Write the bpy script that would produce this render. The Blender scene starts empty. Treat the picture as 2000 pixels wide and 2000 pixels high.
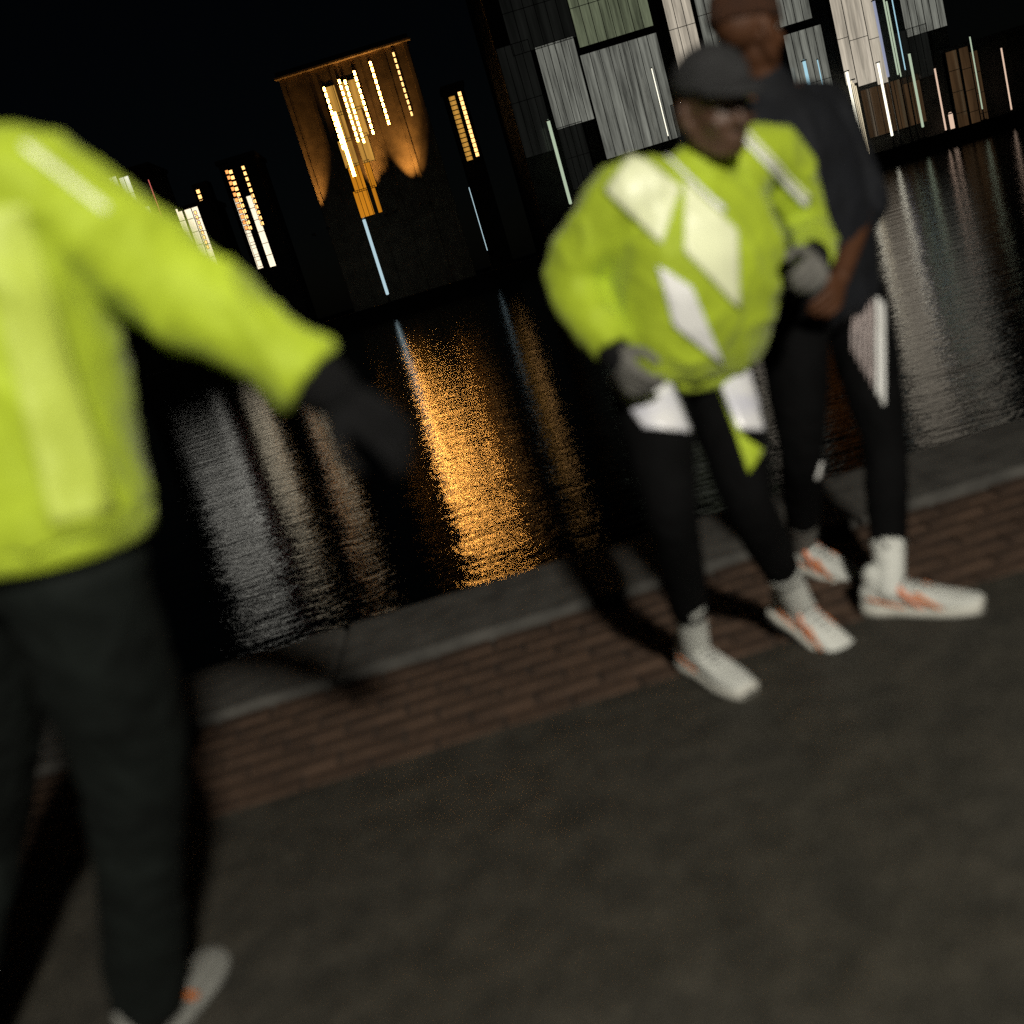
import bpy, bmesh, math, random
from mathutils import Vector, Matrix, noise
from mathutils.bvhtree import BVHTree
random.seed(7)
S = bpy.context.scene
COL = S.collection
V = Vector
# ------------------------------------------------------------------ camera
ROLL, PITCH = math.radians(17.0), math.radians(13.3)
CAM = V((0, 0, 1.25))
FW = V((0, math.cos(PITCH), -math.sin(PITCH)))
R0, U0 = V((1, 0, 0)), V((0, math.sin(PITCH), math.cos(PITCH)))
RT = R0 * math.cos(ROLL) - U0 * math.sin(ROLL)
UP = R0 * math.sin(ROLL) + U0 * math.cos(ROLL)
cd = bpy.data.cameras.new('camera'); cam = bpy.data.objects.new('camera', cd); COL.objects.link(cam)
cam.matrix_world = Matrix(((RT.x, UP.x, -FW.x, CAM.x), (RT.y, UP.y, -FW.y, CAM.y), (RT.z, UP.z, -FW.z, CAM.z), (0, 0, 0, 1)))
cd.sensor_width = 36; cd.lens = 36; cd.clip_start = 0.05; cd.clip_end = 3000
cd.dof.use_dof = True; cd.dof.focus_distance = 60; cd.dof.aperture_fstop = 1.15
S.camera = cam
# ------------------------------------------------------------------ world, moon, exposure
LAMP = V((0.95, -2.3, 3.3))
w = bpy.data.worlds.new('World'); S.world = w; w.use_nodes = True
nt = w.node_tree; nt.nodes.clear()
wo = nt.nodes.new('ShaderNodeOutputWorld'); bg = nt.nodes.new('ShaderNodeBackground'); sk = nt.nodes.new('ShaderNodeTexSky')
sk.sky_type = 'NISHITA'; sk.sun_disc = False; sk.sun_elevation = math.radians(28); sk.sun_rotation = math.radians(170)
bg.inputs['Strength'].default_value = 0.00022
nt.links.new(sk.outputs[0], bg.inputs[0]); nt.links.new(bg.outputs[0], wo.inputs[0])
sd = bpy.data.lights.new('moon', 'SUN'); sun = bpy.data.objects.new('moon', sd); COL.objects.link(sun)
sd.energy = 0.004; sd.angle = math.radians(0.5); sd.color = (1, 0.96, 0.9)
sun.rotation_euler = (math.radians(62), 0, math.radians(-10))
S.view_settings.view_transform = 'Standard'; S.view_settings.look = 'None'
S.view_settings.exposure = 0; S.view_settings.gamma = 1; S.view_settings.use_curve_mapping = False
S.cycles.use_denoising = False
S.cycles.max_bounces = 6; S.cycles.caustics_reflective = False; S.cycles.caustics_refractive = False
S.cycles.sample_clamp_indirect = 10
# bulb of an unseen lamp added to light the runners (post further down)
ld = bpy.data.lights.new('added_lamp_bulb', 'SPOT'); ld.energy = 1280; ld.color = (1.0, 0.95, 0.84)
ld.spot_size = math.radians(100); ld.spot_blend = 0.6; ld.shadow_soft_size = 0.16
lo = bpy.data.objects.new('added_lamp_bulb', ld); COL.objects.link(lo); lo.location = LAMP
lo.rotation_euler = (V((0.05, 2.3, 0.85)) - LAMP).to_track_quat('-Z', 'Y').to_euler()

# ------------------------------------------------------------------ helpers
def ray(px, py):                     # photo pixel (2000 wide) to a viewing direction
    return FW + RT * ((px - 1000) / 2000) + UP * ((1000 - py) / 2000)
def at(px, py, Y):
    d = ray(px, py); return CAM + d * (Y / d.y)
def atz(px, py, z):
    d = ray(px, py); return CAM + d * ((z - CAM.z) / d.z)

def tag(o, label=None, cat=None, group=None, kind=None):
    if label: o['label'] = label
    if cat: o['category'] = cat
    if group: o['group'] = group
    if kind: o['kind'] = kind
    elif cat: o['kind'] = 'thing'
    return o
def empty(name, loc=(0, 0, 0)):
    o = bpy.data.objects.new(name, None); COL.objects.link(o); o.location = loc; o.empty_display_size = 0.2
    return o
def link(name, me, parent=None):
    o = bpy.data.objects.new(name, me); COL.objects.link(o)
    if parent:
        o.parent = parent
        if not parent.parent: o.matrix_parent_inverse = Matrix.Translation(parent.location).inverted()   # meshes are in world coordinates
    return o
def mesh_of(bm, name, mats, smooth=False):
    me = bpy.data.meshes.new(name); bm.normal_update(); bm.to_mesh(me); bm.free()
    for m in (mats if isinstance(mats, (list, tuple)) else [mats]): me.materials.append(m)
    if smooth:
        for p in me.polygons: p.use_smooth = True
    return me
def obj(name, bm, mats, parent=None, smooth=False):
    return link(name, mesh_of(bm, name, mats, smooth), parent)
def box(bm, c, s, mi=0, rot=None, bev=0):
    r = bmesh.ops.create_cube(bm, size=1)
    vs = r['verts']
    for v in vs:
        p = V((v.co.x * s[0], v.co.y * s[1], v.co.z * s[2]))
        if rot: p = rot @ p
        v.co = p + V(c)
    fs = {f for v in vs for f in v.link_faces}
    for f in fs: f.material_index = mi
    if bev:
        es = {e for f in fs for e in f.edges}
        bmesh.ops.bevel(bm, geom=list(es), offset=bev, segments=1, affect='EDGES')
def box2(bm, a, b, mi=0, bev=0):
    box(bm, [(a[i] + b[i]) / 2 for i in range(3)], [abs(b[i] - a[i]) for i in range(3)], mi, None, bev)
def rings(bm, rs, close=True, mi=0):
    lo_ = []
    for r in rs: lo_.append([bm.verts.new(p) for p in r])
    n = len(lo_[0])
    for a, b in zip(lo_, lo_[1:]):
        for i in range(n):
            f = bm.faces.new((a[i], a[(i + 1) % n], b[(i + 1) % n], b[i])); f.material_index = mi
    if close:
        for r, flip in ((lo_[0], True), (lo_[-1], False)):
            f = bm.faces.new(list(reversed(r)) if flip else r); f.material_index = mi
    return lo_
def frame_of(d):
    d = d.normalized(); a = V((0, 0, 1)) if abs(d.z) < 0.9 else V((0, 1, 0))
    x = d.cross(a).normalized(); return x, d.cross(x).normalized()
def tube(bm, pts, rad, n=12, caps=True, flat_end=False):
    pts = [V(p) for p in pts]
    P, Q = [], []
    for i in range(len(pts) - 1):       # a few steps between joints, softened
        for k in range(4):
            t = k / 4; P.append(pts[i].lerp(pts[i + 1], t)); Q.append(rad[i] * (1 - t) + rad[i + 1] * t)
    P.append(pts[-1]); Q.append(rad[-1])
    for _ in range(2):
        P = [P[0]] + [(P[i - 1] + P[i] * 2 + P[i + 1]) / 4 for i in range(1, len(P) - 1)] + [P[-1]]
    rs = []
    d0 = (P[1] - P[0]).normalized(); d1 = (P[-1] - P[-2]).normalized()
    if caps:
        for k in (0.35, 0.75):
            P.insert(0 if k == 0.35 else 0, P[0])
        # rounded ends
        P = P[2:]
        pre = [(P[0] - d0 * Q[0] * 0.85, Q[0] * 0.35), (P[0] - d0 * Q[0] * 0.5, Q[0] * 0.82)]
        post = [(P[-1] + d1 * Q[-1] * 0.5, Q[-1] * 0.82), (P[-1] + d1 * Q[-1] * 0.85, Q[-1] * 0.35)]
        if flat_end: post = []
        P = [p for p, _ in pre] + P + [p for p, _ in post]
        Q = [q for _, q in pre] + Q + [q for _, q in post]
    x, y = frame_of(P[len(P) // 2] - P[0]) if (P[len(P) // 2] - P[0]).length > 1e-6 else (V((1, 0, 0)), V((0, 1, 0)))
    for i, p in enumerate(P):
        d = (P[min(i + 1, len(P) - 1)] - P[max(i - 1, 0)]).normalized()
        x = (x - d * x.dot(d)).normalized(); y = d.cross(x)
        rs.append([p + (x * math.cos(a) + y * math.sin(a)) * Q[i] for a in (2 * math.pi * k / n for k in range(n))])
    rings(bm, rs)
def ell(bm, c, r, M=None, seg=16):
    res = bmesh.ops.create_uvsphere(bm, u_segments=seg, v_segments=seg // 2 + 2, radius=1)
    for v in res['verts']:
        p = V((v.co.x * r[0], v.co.y * r[1], v.co.z * r[2]))
        if M: p = M @ p
        v.co = p + V(c)
def fuse(bm, voxel, smooth=6, wrinkle=0, wsize=0.1, seed=0):
    """all closed shells of bm become one continuous surface"""
    bmesh.ops.recalc_face_normals(bm, faces=bm.faces)
    me = bpy.data.meshes.new('tmp'); bm.to_mesh(me); bm.free()
    o = bpy.data.objects.new('tmp', me); COL.objects.link(o)
    m = o.modifiers.new('r', 'REMESH'); m.mode = 'VOXEL'; m.voxel_size = voxel; m.adaptivity = 0
    m = o.modifiers.new('s', 'SMOOTH'); m.iterations = smooth; m.factor = 0.5
    dg = bpy.context.evaluated_depsgraph_get(); dg.update()
    out = bpy.data.meshes.new_from_object(o.evaluated_get(dg), depsgraph=dg)
    bpy.data.objects.remove(o); bpy.data.meshes.remove(me)
    if wrinkle:
        ns = [v.normal.copy() for v in out.vertices]
        for v, nn in zip(out.vertices, ns):
            p = v.co / wsize + V((seed * 7.3, seed * 3.1, 0))
            q = V((p.x * 1.0, p.y * 1.0, p.z * 0.55))
            a_ = 1 - abs(noise.noise(V((q.x * 1.3 + q.z * .9, q.y * 1.3 - q.z * .4, q.z * 1.1 - q.x * .5)))) * 1.8
            b_ = 1 - abs(noise.noise(q * 2.3 + V((9, 3, 1)))) * 1.8
            h = 0.8 * noise.noise(q) + 0.9 * max(0, a_) ** 3 + 0.4 * max(0, b_) ** 3 - 0.4
            v.co += nn * h * wrinkle
    for p in out.polygons: p.use_smooth = True
    out.update()
    return out

# ------------------------------------------------------------------ materials
def mat(name, col, rough=0.7, var=0.0, vscale=8.0, bump=0.0, bscale=60.0, metal=0.0, col2=None, spec=0.5, sheen=0.0, stretch=None):
    m = bpy.data.materials.new(name); m.use_nodes = True
    t = m.node_tree; b = t.nodes['Principled BSDF']
    b.inputs['Base Color'].default_value = (*col, 1); b.inputs['Roughness'].default_value = rough
    b.inputs['Metallic'].default_value = metal; b.inputs['Specular IOR Level'].default_value = spec
    if sheen: b.inputs['Sheen Weight'].default_value = sheen
    tc = t.nodes.new('ShaderNodeTexCoord'); mp = t.nodes.new('ShaderNodeMapping')
    if stretch: mp.inputs['Scale'].default_value = stretch
    t.links.new(tc.outputs['Object'], mp.inputs[0])
    if var or col2:
        n = t.nodes.new('ShaderNodeTexNoise'); n.inputs['Scale'].default_value = vscale; n.inputs['Detail'].default_value = 6
        t.links.new(mp.outputs[0], n.inputs['Vector'])
        r = t.nodes.new('ShaderNodeValToRGB'); r.color_ramp.elements[0].position = 0.32; r.color_ramp.elements[1].position = 0.68
        c2 = col2 or [min(1, c * (1 + var)) for c in col]
        r.color_ramp.elements[0].color = (*[c * (1 - var) for c in col], 1); r.color_ramp.elements[1].color = (*c2, 1)
        t.links.new(n.outputs['Fac'], r.inputs[0]); t.links.new(r.outputs[0], b.inputs['Base Color'])
    if bump:
        n2 = t.nodes.new('ShaderNodeTexNoise'); n2.inputs['Scale'].default_value = bscale; n2.inputs['Detail'].default_value = 5
        t.links.new(mp.outputs[0], n2.inputs['Vector'])
        bp = t.nodes.new('ShaderNodeBump'); bp.inputs['Strength'].default_value = bump; bp.inputs['Distance'].default_value = 0.01
        t.links.new(n2.outputs['Fac'], bp.inputs['Height']); t.links.new(bp.outputs[0], b.inputs['Normal'])
    return m
def glow(name, col, strength, var=0.5, streak=0.0, fscale=1.0):
    """a lit window or lamp; smeared light put into its glow as upright streaks"""
    m = bpy.data.materials.new(name); m.use_nodes = True
    t = m.node_tree; b = t.nodes['Principled BSDF']
    b.inputs['Base Color'].default_value = (0.02, 0.02, 0.02, 1); b.inputs['Roughness'].default_value = 0.15
    b.inputs['Emission Color'].default_value = (*col, 1); b.inputs['Emission Strength'].default_value = strength
    if streak:
        tc = t.nodes.new('ShaderNodeTexCoord'); mp = t.nodes.new('ShaderNodeMapping')
        mp.inputs['Scale'].default_value = (fscale, fscale, fscale * 0.05)
        n = t.nodes.new('ShaderNodeTexNoise'); n.inputs['Scale'].default_value = 1.0; n.inputs['Detail'].default_value = 7; n.inputs['Roughness'].default_value = 0.7
        t.links.new(tc.outputs['Object'], mp.inputs[0]); t.links.new(mp.outputs[0], n.inputs['Vector'])
        mr = t.nodes.new('ShaderNodeMapRange'); mr.inputs[1].default_value = 0.3; mr.inputs[2].default_value = 0.7
        mr.inputs[3].default_value = strength * (1 - streak); mr.inputs[4].default_value = strength * (1 + streak)
        t.links.new(n.outputs['Fac'], mr.inputs[0]); t.links.new(mr.outputs[0], b.inputs['Emission Strength'])
    return m
M = {}
M['lime'] = mat('hi_vis_lime_fabric', (0.385, 0.50, 0.024), 0.66, 0.12, 7, 0.5, 38, sheen=0.15, spec=0.3)
M['silver'] = mat('reflective_silver_tape', (0.90, 0.90, 0.86), 0.38, 0.05, 12, 0.15, 90, col2=(0.88, 0.88, 0.86), spec=0.6)
M['pale_lime'] = mat('pale_lime_panel_fabric', (0.46, 0.56, 0.075), 0.55, 0.06, 10, 0.3, 60)
M['silver_lime'] = mat('reflective_tape_on_lime', (0.86, 0.90, 0.58), 0.42, 0.04, 10, 0.15, 90, spec=0.5)
M['holo'] = mat('violet_grey_reflective_film', (0.62, 0.62, 0.70), 0.3, 0.0, 14, 0.1, 60, col2=(0.85, 0.84, 0.82), spec=0.7)
M['pinkish'] = mat('pale_pink_reflective_film', (0.62, 0.52, 0.50), 0.35, 0.2, 30, 0.1, 60)
M['black'] = mat('black_stretch_fabric', (0.003, 0.003, 0.0032), 0.85, 0.3, 9, 0.4, 60, spec=0.08)
M['trouser'] = mat('dark_green_grey_trousers', (0.0055, 0.0075, 0.0065), 0.85, 0.35, 7, 0.5, 45, spec=0.15)
M['navy'] = mat('dark_navy_fabric', (0.007, 0.008, 0.011), 0.8, 0.3, 8, 0.5, 50, spec=0.3)
M['charcoal'] = mat('charcoal_knit', (0.022, 0.022, 0.023), 0.85, 0.3, 20, 0.8, 220)
M['glove_black'] = mat('black_knit', (0.007, 0.007, 0.0075), 0.9, 0.3, 20, 0.8, 220, spec=0.15)
M['glove_grey'] = mat('grey_glove_fabric', (0.15, 0.145, 0.13), 0.8, 0.2, 20, 0.6, 200)
M['rust'] = mat('rust_brown_knit', (0.05, 0.016, 0.004), 0.9, 0.3, 25, 0.9, 160)
M['skin'] = mat('brown_skin', (0.085, 0.045, 0.028), 0.5, 0.12, 18, 0.2, 160)
M['skin2'] = mat('warm_brown_skin', (0.085, 0.032, 0.012), 0.6, 0.12, 18, 0.2, 160)
M['hair'] = mat('dark_hair', (0.012, 0.010, 0.009), 0.6, 0.3, 60, 0.8, 160, stretch=(1, 1, 0.2))
M['eye'] = mat('eye_white', (0.28, 0.25, 0.22), 0.5, 0.02, spec=0.2)
M['iris'] = mat('dark_iris', (0.01, 0.007, 0.005), 0.4, 0.1)
M['shoe_white'] = mat('white_shoe_mesh', (0.66, 0.67, 0.62), 0.6, 0.08, 25, 0.5, 260)
M['sole'] = mat('off_white_rubber_sole', (0.55, 0.54, 0.48), 0.7, 0.15, 14, 0.2, 90)
M['outsole'] = mat('dark_rubber', (0.03, 0.03, 0.03), 0.8, 0.2, 14)
M['orange'] = mat('orange_shoe_overlay', (0.70, 0.19, 0.03), 0.5, 0.12, 16, 0.2, 120)
M['salmon'] = mat('salmon_shoe_overlay', (0.75, 0.26, 0.13), 0.5, 0.12, 16, 0.2, 120)
M['shoe_grey'] = mat('grey_shoe_mesh', (0.22, 0.22, 0.20), 0.7, 0.15, 25, 0.5, 260)
M['wall'] = mat('dark_render', (0.06, 0.058, 0.053), 0.9, 0.35, 0.5, 0.3, 4)
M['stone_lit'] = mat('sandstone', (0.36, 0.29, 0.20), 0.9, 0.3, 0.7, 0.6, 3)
M['frame'] = mat('dark_metal_frame', (0.035, 0.035, 0.035), 0.5, 0.2, 3)
M['roof'] = mat('slate_roof', (0.05, 0.05, 0.055), 0.8, 0.3, 2)
M['post'] = mat('galvanised_post', (0.12, 0.12, 0.12), 0.5, 0.2, 10, metal=0.6)
M['coping'] = mat('granite_coping', (0.072, 0.068, 0.060), 0.8, 0.35, 9, 0.5, 70)
M['brick'] = mat('brown_clay_paver', (0.064, 0.036, 0.021), 0.85, 0.35, 14, 0.5, 60)
M['joint'] = mat('sand_joint', (0.042, 0.030, 0.022), 0.95, 0.3, 20, 0.5, 80)
M['far_wall'] = mat('far_embankment_stone', (0.05, 0.048, 0.045), 0.9, 0.3, 0.8, 0.5, 3)
# lit windows, and glows for smeared lamp streaks
M['w_amber'] = glow('amber_lamp_streak', (1.0, 0.42, 0.08), 48.0)
M['w_gold'] = glow('gold_lamp_streak', (1.0, 0.52, 0.17), 2.4)
M['w_red'] = glow('deep_amber_lamp_streak', (1.0, 0.36, 0.10), 1.6)
M['g_amber'] = glow('amber_glazing', (1.0, 0.50, 0.09), 0.45, 0, 0.5, 1.2)
M['g_orange'] = glow('orange_glazing', (1.0, 0.36, 0.02), 0.55, 0, 0.4, 1.2)
M['w_beige'] = glow('beige_window', (1.0, 0.86, 0.62), 1.25, 0, 0.25, 2.0)
M['w_cream'] = glow('cream_streaked_window', (1.0, 0.88, 0.70), 0.42, 0, 0.55, 1.6)
M['w_white'] = glow('white_streaked_window', (1.0, 0.97, 0.86), 1.1, 0, 0.4, 1.6)
M['w_grey'] = glow('grey_white_window', (0.98, 1.0, 0.86), 0.13, 0, 0.8, 2.2)
M['w_green'] = glow('greenish_window', (0.88, 1.0, 0.62), 0.10, 0, 0.8, 1.6)
M['w_dim'] = glow('dim_facade_glow', (0.95, 1.0, 0.88), 0.006, 0, 0.7, 0.8)  # dim light on the facade wall, put into glowing panes
M['w_brown'] = glow('dim_brown_window', (1.0, 0.55, 0.25), 0.04, 0, 0.8, 1.2)
M['w_rust'] = glow('rust_lit_window', (1.0, 0.33, 0.06), 0.11, 0, 0.7, 1.2)
M['l_white'] = glow('warm_white_lamp_streak', (1.0, 0.95, 0.76), 1.6)
M['l_hot'] = glow('cream_lamp_streak', (1.0, 0.85, 0.58), 0.9)
M['l_pink'] = glow('pinkish_lamp_streak', (1.0, 0.70, 0.52), 0.75)
M['l_cyan'] = glow('pale_cyan_lamp_streak', (0.50, 0.85, 1.0), 0.75)
M['l_blue'] = glow('pale_blue_lamp_streak', (0.60, 0.82, 0.90), 0.75)
M['l_violet'] = glow('pale_violet_lamp_streak', (0.6, 0.65, 0.9), 0.45)
M['l_green'] = glow('pale_green_lamp_streak', (0.82, 1.0, 0.72), 0.5)
M['l_red'] = glow('red_lamp_streak', (1.0, 0.22, 0.18), 0.6)
M['l_prom'] = glow('added_lamp_lens', (1.0, 0.95, 0.84), 6)
M['l_flood'] = glow('floodlight_lens', (1.0, 0.5, 0.12), 2)

def wet_asphalt():
    m = bpy.data.materials.new('asphalt'); m.use_nodes = True
    t = m.node_tree; b = t.nodes['Principled BSDF']
    tc = t.nodes.new('ShaderNodeTexCoord')
    def nz(scale, det=5):
        n = t.nodes.new('ShaderNodeTexNoise'); n.inputs['Scale'].default_value = scale; n.inputs['Detail'].default_value = det
        t.links.new(tc.outputs['Object'], n.inputs['Vector']); return n
    big, mid, fine = nz(1.3), nz(9), nz(170, 3)
    vo = t.nodes.new('ShaderNodeTexVoronoi'); vo.inputs['Scale'].default_value = 130; t.links.new(tc.outputs['Object'], vo.inputs['Vector'])
    r = t.nodes.new('ShaderNodeValToRGB'); e = r.color_ramp.elements
    e[0].position = 0.3; e[0].color = (0.030, 0.029, 0.025, 1); e[1].position = 0.72; e[1].color = (0.056, 0.052, 0.043, 1)
    t.links.new(mid.outputs['Fac'], r.inputs[0])
    mx = t.nodes.new('ShaderNodeMix'); mx.data_type = 'RGBA'; mx.blend_type = 'MULTIPLY'; mx.inputs[0].default_value = 0.7
    r2 = t.nodes.new('ShaderNodeValToRGB'); r2.color_ramp.elements[0].color = (0.45, 0.43, 0.40, 1); r2.color_ramp.elements[1].color = (1.5, 1.45, 1.35, 1)
    t.links.new(vo.outputs['Color'], r2.inputs[0])
    t.links.new(r.outputs[0], mx.inputs[6]); t.links.new(r2.outputs[0], mx.inputs[7]); t.links.new(mx.outputs[2], b.inputs['Base Color'])
    b.inputs['Specular IOR Level'].default_value = 0.22
    mr = t.nodes.new('ShaderNodeMapRange'); mr.inputs[1].default_value = 0.42; mr.inputs[2].default_value = 0.66; mr.inputs[3].default_value = 0.5; mr.inputs[4].default_value = 0.85
    t.links.new(big.outputs['Fac'], mr.inputs[0]); t.links.new(mr.outputs[0], b.inputs['Roughness'])
    bp = t.nodes.new('ShaderNodeBump'); bp.inputs['Strength'].default_value = 0.7; bp.inputs['Distance'].default_value = 0.004
    t.links.new(vo.outputs['Distance'], bp.inputs['Height'])
    bp2 = t.nodes.new('ShaderNodeBump'); bp2.inputs['Strength'].default_value = 0.5; bp2.inputs['Distance'].default_value = 0.02
    t.links.new(mid.outputs['Fac'], bp2.inputs['Height']); t.links.new(bp.outputs[0], bp2.inputs['Normal']); t.links.new(bp2.outputs[0], b.inputs['Normal'])
    return m
def water_mat():
    m = bpy.data.materials.new('dark_river_water'); m.use_nodes = True
    t = m.node_tree; b = t.nodes['Principled BSDF']
    b.inputs['Base Color'].default_value = (0.003, 0.004, 0.004, 1); b.inputs['Roughness'].default_value = 0.05; b.inputs['IOR'].default_value = 1.333
    tc = t.nodes.new('ShaderNodeTexCoord')
    last = None
    for sc, dist, st, stretch in ((0.9, 0.06, 0.45, (0.45, 1.0, 1)), (7.0, 0.014, 0.6, (0.42, 1.0, 1)), (26.0, 0.0045, 0.7, (0.5, 1.0, 1))):
        mp = t.nodes.new('ShaderNodeMapping'); mp.inputs['Scale'].default_value = stretch
        n = t.nodes.new('ShaderNodeTexNoise'); n.inputs['Scale'].default_value = sc; n.inputs['Detail'].default_value = 3; n.inputs['Distortion'].default_value = 0.4
        t.links.new(tc.outputs['Object'], mp.inputs[0]); t.links.new(mp.outputs[0], n.inputs['Vector'])
        bp = t.nodes.new('ShaderNodeBump'); bp.inputs['Strength'].default_value = st; bp.inputs['Distance'].default_value = dist
        t.links.new(n.outputs['Fac'], bp.inputs['Height'])
        if last: t.links.new(last.outputs[0], bp.inputs['Normal'])
        last = bp
    t.links.new(last.outputs[0], b.inputs['Normal'])
    return m
M['asphalt'] = wet_asphalt(); M['water'] = water_mat()

# ------------------------------------------------------------------ the setting
WATER = -1.25
BANK = 130.0
def sheet(name, x0, x1, y0, y1, z, m):
    bm = bmesh.new(); vs = [bm.verts.new(p) for p in ((x0, y0, z), (x1, y0, z), (x1, y1, z), (x0, y1, z))]; bm.faces.new(vs)
    return tag(obj(name, bm, m), kind='structure')
sheet('promenade', -60, 60, -60, 2.73, 0.0, M['asphalt'])
sheet('river', -900, 900, 3.9, BANK + 0.4, WATER, M['water'])
bm = bmesh.new(); box2(bm, (-900, BANK, WATER - 2), (900, 900, 0.6)); tag(obj('far_embankment', bm, M['far_wall']), kind='structure')
bm = bmesh.new(); box2(bm, (-60, 2.74, -0.5), (60, 3.5, -0.012)); strip = tag(obj('paver_strip', bm, M['joint']), kind='structure')
bm = bmesh.new(); box2(bm, (-60, 3.52, -4), (60, 4.06, -0.14)); quay = tag(obj('quay_wall', bm, M['far_wall']), kind='structure')
pave = []
for k in range(4):
    bm = bmesh.new(); box(bm, (0, 0, 0), (0.196, 0.096, 0.06), bev=0.006)
    for v in bm.verts: v.co += V((random.uniform(-1, 1), random.uniform(-1, 1), random.uniform(-1, 1))) * 0.0015
    pave.append(mesh_of(bm, 'brick', M['brick']))
for r in range(7):
    for k in range(42):
        o = link('brick', pave[random.randrange(4)], strip)
        o.location = (-3.6 + 0.206 * k + (0.103 if r % 2 else 0), 2.79 + 0.109 * r, -0.03 + random.uniform(-0.003, 0.003))
        o.rotation_euler = (random.uniform(-0.01, 0.01), random.uniform(-0.01, 0.01), random.uniform(-0.01, 0.01) + (math.pi if random.random() < .5 else 0))
bm = bmesh.new(); box(bm, (0, 0, 0), (0.985, 0.60, 0.20), bev=0.02); cop = mesh_of(bm, 'coping_stone', M['coping'])
for k in range(14):
    o = link('coping_stone', cop, quay); o.location = (-6.3 + k + random.uniform(-.004, .004), 3.81, -0.075 + random.uniform(-.003, .003))
    o.rotation_euler = (0, 0, math.pi * random.randrange(2))

# ------------------------------------------------------------------ far bank buildings
def X(px, py, Y): return at(px, py, Y).x
def pane(parent, a, b, m, nx=1, nz=1, Y=None, name='window', proud=0.16):
    """one window in a facade at depth Y: a frame proud of the wall and its lit pane"""
    x0, x1 = sorted((a[0], b[0])); z0, z1 = sorted((a[1], b[1]))
    t = min(0.075, (x1 - x0) * 0.1)
    bm = bmesh.new()
    y0, y1 = Y - proud, Y + 0.02
    box2(bm, (x0 - t, y0, z0 - t), (x0, y1, z1 + t)); box2(bm, (x1, y0, z0 - t), (x1 + t, y1, z1 + t))
    box2(bm, (x0, y0, z0 - t), (x1, y1, z0)); box2(bm, (x0, y0, z1), (x1, y1, z1 + t))
    for i in range(1, nx):
        x = x0 + (x1 - x0) * i / nx; box2(bm, (x - t / 2, y0 + .02, z0), (x + t / 2, y1, z1))
    for i in range(1, nz):
        z = z0 + (z1 - z0) * i / nz; box2(bm, (x0, y0 + .03, z - t / 2), (x1, y1 - .01, z + t / 2))
    f = obj(name, bm, M['frame'], parent)
    bm = bmesh.new(); box2(bm, (x0, Y - proud * 0.55, z0), (x1, Y - 0.01, z1))
    link('pane', mesh_of(bm, 'pane', m), f)
    return f
def pane_px(parent, px0, py0, px1, py1, Y, m, nx=1, nz=1, **k):
    """window whose middle and size are read off the photograph"""
    c = at((px0 + px1) / 2, (py0 + py1) / 2, Y); s = Y / 2000 * 1.03
    wd, ht = abs(px1 - px0) * s, abs(py1 - py0) * s
    return pane(parent, (c.x - wd / 2, c.z - ht / 2), (c.x + wd / 2, c.z + ht / 2), m, nx, nz, Y, **k)
def building(label, x0, x1, ztop, Y, depth, wallm, cat='building', name='apartment_building', parapet=0.5):
    e = tag(empty(name, ((x0 + x1) / 2, Y, 0.6)), label, cat, 'lit buildings across the river')
    bm = bmesh.new(); box2(bm, (x0, Y, 0.6), (x1, Y + depth, ztop))
    obj('wall', bm, wallm, e)
    bm = bmesh.new()
    box2(bm, (x0 - .25, Y - .25, ztop), (x1 + .25, Y + depth + .25, ztop + parapet))
    obj('roof', bm, M['roof'], e)
    return e
WIN = {}
def column(parent, top, bot, Y, n, m, wpx=6.0, fill=0.62, name='window'):
    """dashed streak of a smeared lamp, built as a stack of small lit windows"""
    a, b = at(*top, Y), at(*bot, Y); cx = (a.x + b.x) / 2; s = Y / 2000 * 1.03
    pitch = (a.z - b.z) / n; h = pitch * fill; wd = wpx * s
    key = (round(wd, 2), round(h, 2), m.name)
    if key not in WIN:
        bm = bmesh.new(); t = 0.07
        box2(bm, (-wd / 2, -0.1, -h / 2), (wd / 2, 0.01, h / 2), 0)
        box2(bm, (-wd / 2 - t, -0.16, -h / 2 - t), (wd / 2 + t, 0.02, -h / 2), 1)
        box2(bm, (-wd / 2 - t, -0.16, h / 2), (wd / 2 + t, 0.02, h / 2 + t), 1)
        box2(bm, (-wd / 2 - t, -0.14, -h / 2), (-wd / 2, 0.02, h / 2), 1)
        box2(bm, (wd / 2, -0.14, -h / 2), (wd / 2 + t, 0.02, h / 2), 1)
        WIN[key] = mesh_of(bm, 'window', [m, M['frame']])
    for i in range(n):
        o = link(name, WIN[key], parent); o.location = V((cx, Y, b.z + pitch * (i + 0.5)))

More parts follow.
